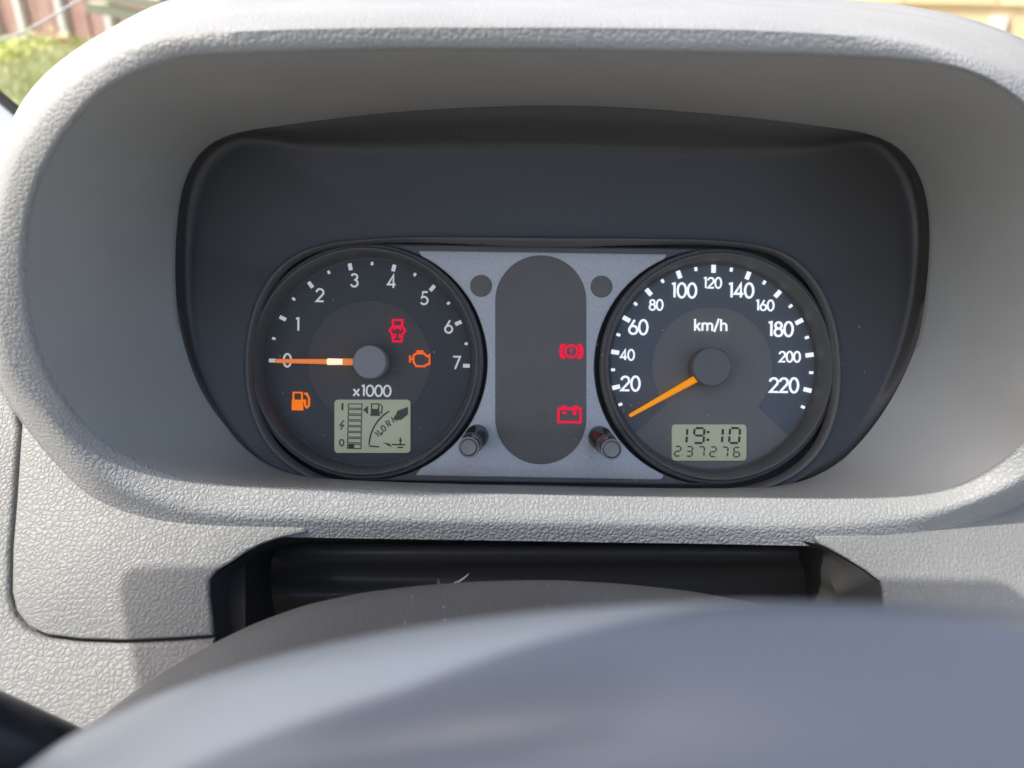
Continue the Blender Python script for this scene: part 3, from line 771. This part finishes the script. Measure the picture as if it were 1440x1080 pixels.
obj('arm', bm, M['blocker'], vis)

shade_strip = thing('rim_blocker', 'unseen strip added to shade the wheel rim below its sunlit band', 'light blocker', (0, 0, 0), dash=False)  # unseen strip added so only a band of the rim stays sunlit
bm = bmesh.new()
ft = [(-.45, -.1500), (-.1, -.1500), (.10, -.1485), (.20, -.1455), (.26, -.137), (.295, -.135)]
poly = [Vector((v1.x+a, Q1.y+SUN.y*H/SUN.z+b, v1.z)) for a, b in ft] + [Vector((v1.x+a, v1.y-b, v1.z)) for a, b in ((.295, .20), (.25, .205), (.22, .27), (-.45, .27))]
f = bm.faces.new([bm.verts.new(p) for p in poly])
r = bmesh.ops.extrude_face_region(bm, geom=[f]); bmesh.ops.translate(bm, verts=[g for g in r['geom'] if isinstance(g, bmesh.types.BMVert)], vec=(0, 0, .02))
bmesh.ops.triangulate(bm, faces=[f for f in bm.faces if len(f.verts) > 4])
obj('shade_strip', bm, M['blocker'], shade_strip, 0)
# ================================================================== OUTSIDE
def ground_mat():
    m = mat('soil_grass', (.12, .15, .05), .9)
    noise_var(m, 6, (.25, .27, .13), (.36, .36, .2), 6); return m
gz0 = 0.15
bm = bmesh.new()
X = [-60, -12, -6, -3, 0, 3, 6, 12, 60]; Yg = [-40, 1.2, 2.4, 4, 6, 8, 9, 14, 200]
zf = lambda y: gz0 if y < 2.4 else min(.66, gz0+(y-2.4)/5.6*.51)
loft(bm, [[Vector((x, y, zf(y))) for x in X] for y in Yg], False)
me = bpy.data.meshes.new('ground'); bm.to_mesh(me); bm.free(); me.materials.append(ground_mat())
g_ = link('ground', me); g_['kind'] = 'structure'; g_['label'] = 'grassy ground sloping up to the fence'
md = mat('bounce_grey', (.22, .21, .2), .9); noise_var(md, 40, (.17, .165, .16), (.27, .26, .25), 6)
bm = bmesh.new(); loft(bm, [[Vector((x, y, gz0+.004)) for x in (-14, -7, 0, 7, 14)] for y in (-30, -12, -4, 0, 2.4)], False)  # unseen grey ground added to keep green bounce off the dash
me = bpy.data.meshes.new('bounce_ground'); bm.to_mesh(me); bm.free(); me.materials.append(md)
d_ = link('bounce_ground', me); d_['kind'] = 'structure'; d_['label'] = 'unseen neutral grey ground added to keep the bounced light uncoloured'
# grass tufts
mg = mat('grass_blade', (.2, .25, .06), .6); noise_var(mg, 3.0, (.48, .55, .25), (.72, .70, .42), 3)
bm = bmesh.new()
for i in range(16000):
    y = random.uniform(3.2, 8.05); x = random.uniform(-.80*y, -.40*y)
    h = random.uniform(.02, .055)*(1.0 + .8*math.sin(x*2.3+y)**2); a = random.random()*2*PI; wv = random.uniform(.004, .010)
    p = Vector((x, y, zf(y)-.01)); l_ = Vector((math.cos(a), math.sin(a), 0))*h*random.uniform(.1, .6); s_ = Vector((-math.sin(a), math.cos(a), 0))*wv
    v = [bm.verts.new(q) for q in (p-s_, p+s_, p+l_*.4+Vector((0, 0, h*.6))+s_*.7, p+l_*.4+Vector((0, 0, h*.6))-s_*.7, p+l_+Vector((0, 0, h)))]
    bm.faces.new(v[:4]); bm.faces.new((v[3], v[2], v[4]))
me = bpy.data.meshes.new('grass'); bm.to_mesh(me); bm.free(); me.materials.append(mg)
gr = link('grass', me); gr['kind'] = 'stuff'; gr['label'] = 'pale yellow green grass on the bank below the fence'
# fence of red-brown boards with white posts
YF = 8.2
mb = mat('board_brown', (.27, .13, .10), .8); noise_var(mb, 5, (.44, .27, .235), (.54, .35, .31), 5)
mw = mat('post_white', (.75, .75, .72), .6)
mo = mat('board_orange', (.68, .42, .24), .8)
FA = R_(-32)                      # the fence runs towards us on its right, its face turned to the sun
FP = PW(90, 66, YF)
FN = Vector((math.sin(FA), -math.cos(FA), 0)); FT = Vector((math.cos(FA), math.sin(FA), 0))
def fence_x(px, py=60):
    d_ = ROT.to_3x3() @ ray(px, py)
    t_ = (Vector((FP.x, FP.y, CAMP.z))-CAMP).dot(FN)/d_.dot(FN)
    return (CAMP + d_*t_ - FP).dot(FT)
fx0, fx1 = fence_x(-150), fence_x(330)
fence = thing('fence', 'red brown board fence with white posts beyond the grass', 'fence', (FP.x, FP.y, FP.z-.03), dash=False)
fence.rotation_euler = (0, 0, FA)
LOC[fence.name] = Vector((0, 0, 0))
x = fx0; xo = fence_x(18)
while x < fx1:
    wd = random.uniform(.13, .16)
    bm = bmesh.new(); box(bm, Vector((x+wd/2, random.uniform(-.008, .008), 1.0)), Vector((wd/2-.006, 0, 0)), Vector((0, .012, 0)), Vector((0, 0, 1.02+random.uniform(-.03, .03))))
    near = abs(x+wd/2-xo) < .075
    obj('board', bm, mo if near else mb, fence, 0, 'orange board' if near else None)
    x += wd
for z in (.35, 1.7):
    bm = bmesh.new(); box(bm, Vector(((fx0+fx1)/2, .035, z)), Vector(((fx1-fx0)/2, 0, 0)), Vector((0, .02, 0)), Vector((0, 0, .04))); obj('rail', bm, mb, fence, 0)
for px, wv in ((-60, .05), (6, .045), (46, .05), (103, .042), (168, .045), (240, .05)):
    bm = bmesh.new(); box(bm, Vector((fence_x(px), -.045, 1.02)), Vector((wv, 0, 0)), Vector((0, .03, 0)), Vector((0, 0, 1.05))); obj('post', bm, mw, fence, 0)
# pale planks leaning over the fence foot
mp = mat('plank_pale', (.62, .62, .48), .8)
pk = thing('plank_pile', 'pale planks lying by the fence beyond the hood edge', 'plank pile', PW(170, 30, 7.2), dash=False)
for (a, b, t) in (((128, 10), (215, 24), .04), ((140, -6), (230, 6), .035)):
    A, B = PW(*a, 7.2), PW(*b, 7.3)
    bm = bmesh.new(); d_ = (B-A)/2; box(bm, (A+B)/2, d_, Vector((0, .10, 0)), Vector((0, 0, t))); obj('plank', bm, mp, pk, 0)
# bushy weeds and a red flower
ml = mat('weed_leaf', (.22, .27, .05), .6); noise_var(ml, 4, (.45, .55, .14), (.75, .74, .25), 2)
def bush(px, py, Y, r, n, label, m):
    c = PW(px, py, Y)
    t = thing('weed_bush', label, 'bush', (c.x, c.y, zf(Y)), dash=False, group='weeds below the fence')
    bm = bmesh.new()
    for i in range(n):
        q = Vector((random.gauss(0, .45), random.gauss(0, .4), random.gauss(0, .42)))
        p = c + q*r; p.z = max(p.z, zf(Y)+.01)
        a = Vector((random.gauss(0, 1), random.gauss(0, 1), random.gauss(0, .6))).normalized(); b = a.orthogonal().normalized()
        s = random.uniform(.012, .03)
        bm.faces.new([bm.verts.new(p+v) for v in (a*s*1.6, b*s*.6, -a*s*1.2, -b*s*.6)])
    obj('leaves', bm, m, t, 0)
    bm = bmesh.new()
    for i in range(7):
        e = c + Vector((random.gauss(0, .3), random.gauss(0, .3), random.uniform(-.1, .5)))*r
        tube(bm, [Vector((c.x, c.y, zf(Y)-.02)), e], [.006, .002], 5)
    obj('stem', bm, m, t, 0)
bush(55, 82, 7.6, .26, 500, 'yellow green weed bush below the white fence posts', ml)
bush(12, 92, 7.0, .22, 400, 'darker weed bush left of the yellow green one', ml)
fc = PW(92, 63, 7.7)
fl = thing('flower', 'red flower head below the white fence post', 'flower', (fc.x, fc.y, zf(7.7)), dash=False)
mr = mat('petal_red', (.7, .06, .08), .6)
for i in range(7):
    a = 2*PI*i/7; u = Vector((math.cos(a), -.35, math.sin(a))).normalized(); v = u.cross(Vector((0, 1, 0))).normalized()
    bm = bmesh.new(); pts = [fc+u*.01, fc+u*.035+v*.02, fc+u*.065+v*.012, fc+u*.07, fc+u*.065-v*.012, fc+u*.035-v*.02]
    bm.faces.new([bm.verts.new(p) for p in pts]); obj('petal', bm, mr, fl, 0)
bm = bmesh.new(); tube(bm, [Vector((fc.x+.02, fc.y, zf(7.7)-.02)), fc], .005, 6); obj('stem', bm, ml, fl)
# slack white cable
cb = thing('cable', 'thin white cable slanting across in front of the fence', 'cable', P(50, 40, .95))
pts = [(-160, 108), (-80, 84), (0, 56), (30, 46), (60, 31), (90, 13), (115, -2), (150, -26), (230, -85)]
bm = bmesh.new(); tube(bm, [P(x, y, .95) for x, y in pts], .0013, 8)
obj('strand', bm, mw, cb, 80)
# tan shed to the right
mt = mat('shed_tan', (.55, .36, .16), .8); noise_var(mt, 2, (.70, .54, .33), (.76, .60, .39), 4)
my = mat('shed_cream', (.78, .66, .42), .8)
SP = PW(1400, 34, 6.0)
SA_ = R_(-38); SN = Vector((math.sin(SA_), -math.cos(SA_), 0)); ST = Vector((math.cos(SA_), math.sin(SA_), 0))
shd = thing('shed', 'sunlit tan shed wall beyond the right end of the hood', 'shed', (SP.x, SP.y, .5), dash=False)
shd.rotation_euler = (0, 0, SA_)
LOC[shd.name] = Vector((0, 0, 0))
def shed_pt(px, py):
    d_ = ROT.to_3x3() @ ray(px, py)
    p_ = CAMP + d_*((SP-CAMP).dot(SN)/d_.dot(SN)) - Vector((SP.x, SP.y, .5))
    return Vector((p_.dot(ST), 0, p_.z))
bm = bmesh.new(); box(bm, Vector((.6, .92, 1.2)), Vector((1.75, 0, 0)), Vector((0, .9, 0)), Vector((0, 0, 1.2))); obj('wall', bm, mt, shd, 0)
bm = bmesh.new(); box(bm, Vector((.6, .92, 2.48)), Vector((1.95, 0, 0)), Vector((0, 1.1, 0)), Vector((0, 0, .08))); obj('roof', bm, mb, shd, 0)
p = shed_pt(1403, 32)
bm = bmesh.new(); box(bm, Vector((p.x, .006, p.z-.03)), Vector((.06, 0, 0)), Vector((0, .02, 0)), Vector((0, 0, .07))); obj('notice', bm, mw, shd, 0)
p = shed_pt(1330, 6)
for j in range(3):
    bm = bmesh.new(); box(bm, Vector((p.x-.6+j*.62, .01, p.z+.05)), Vector((.306, 0, 0)), Vector((0, .02, 0)), Vector((0, 0, .05))); obj('cladding_board', bm, mt if j == 1 else my, shd, 0)
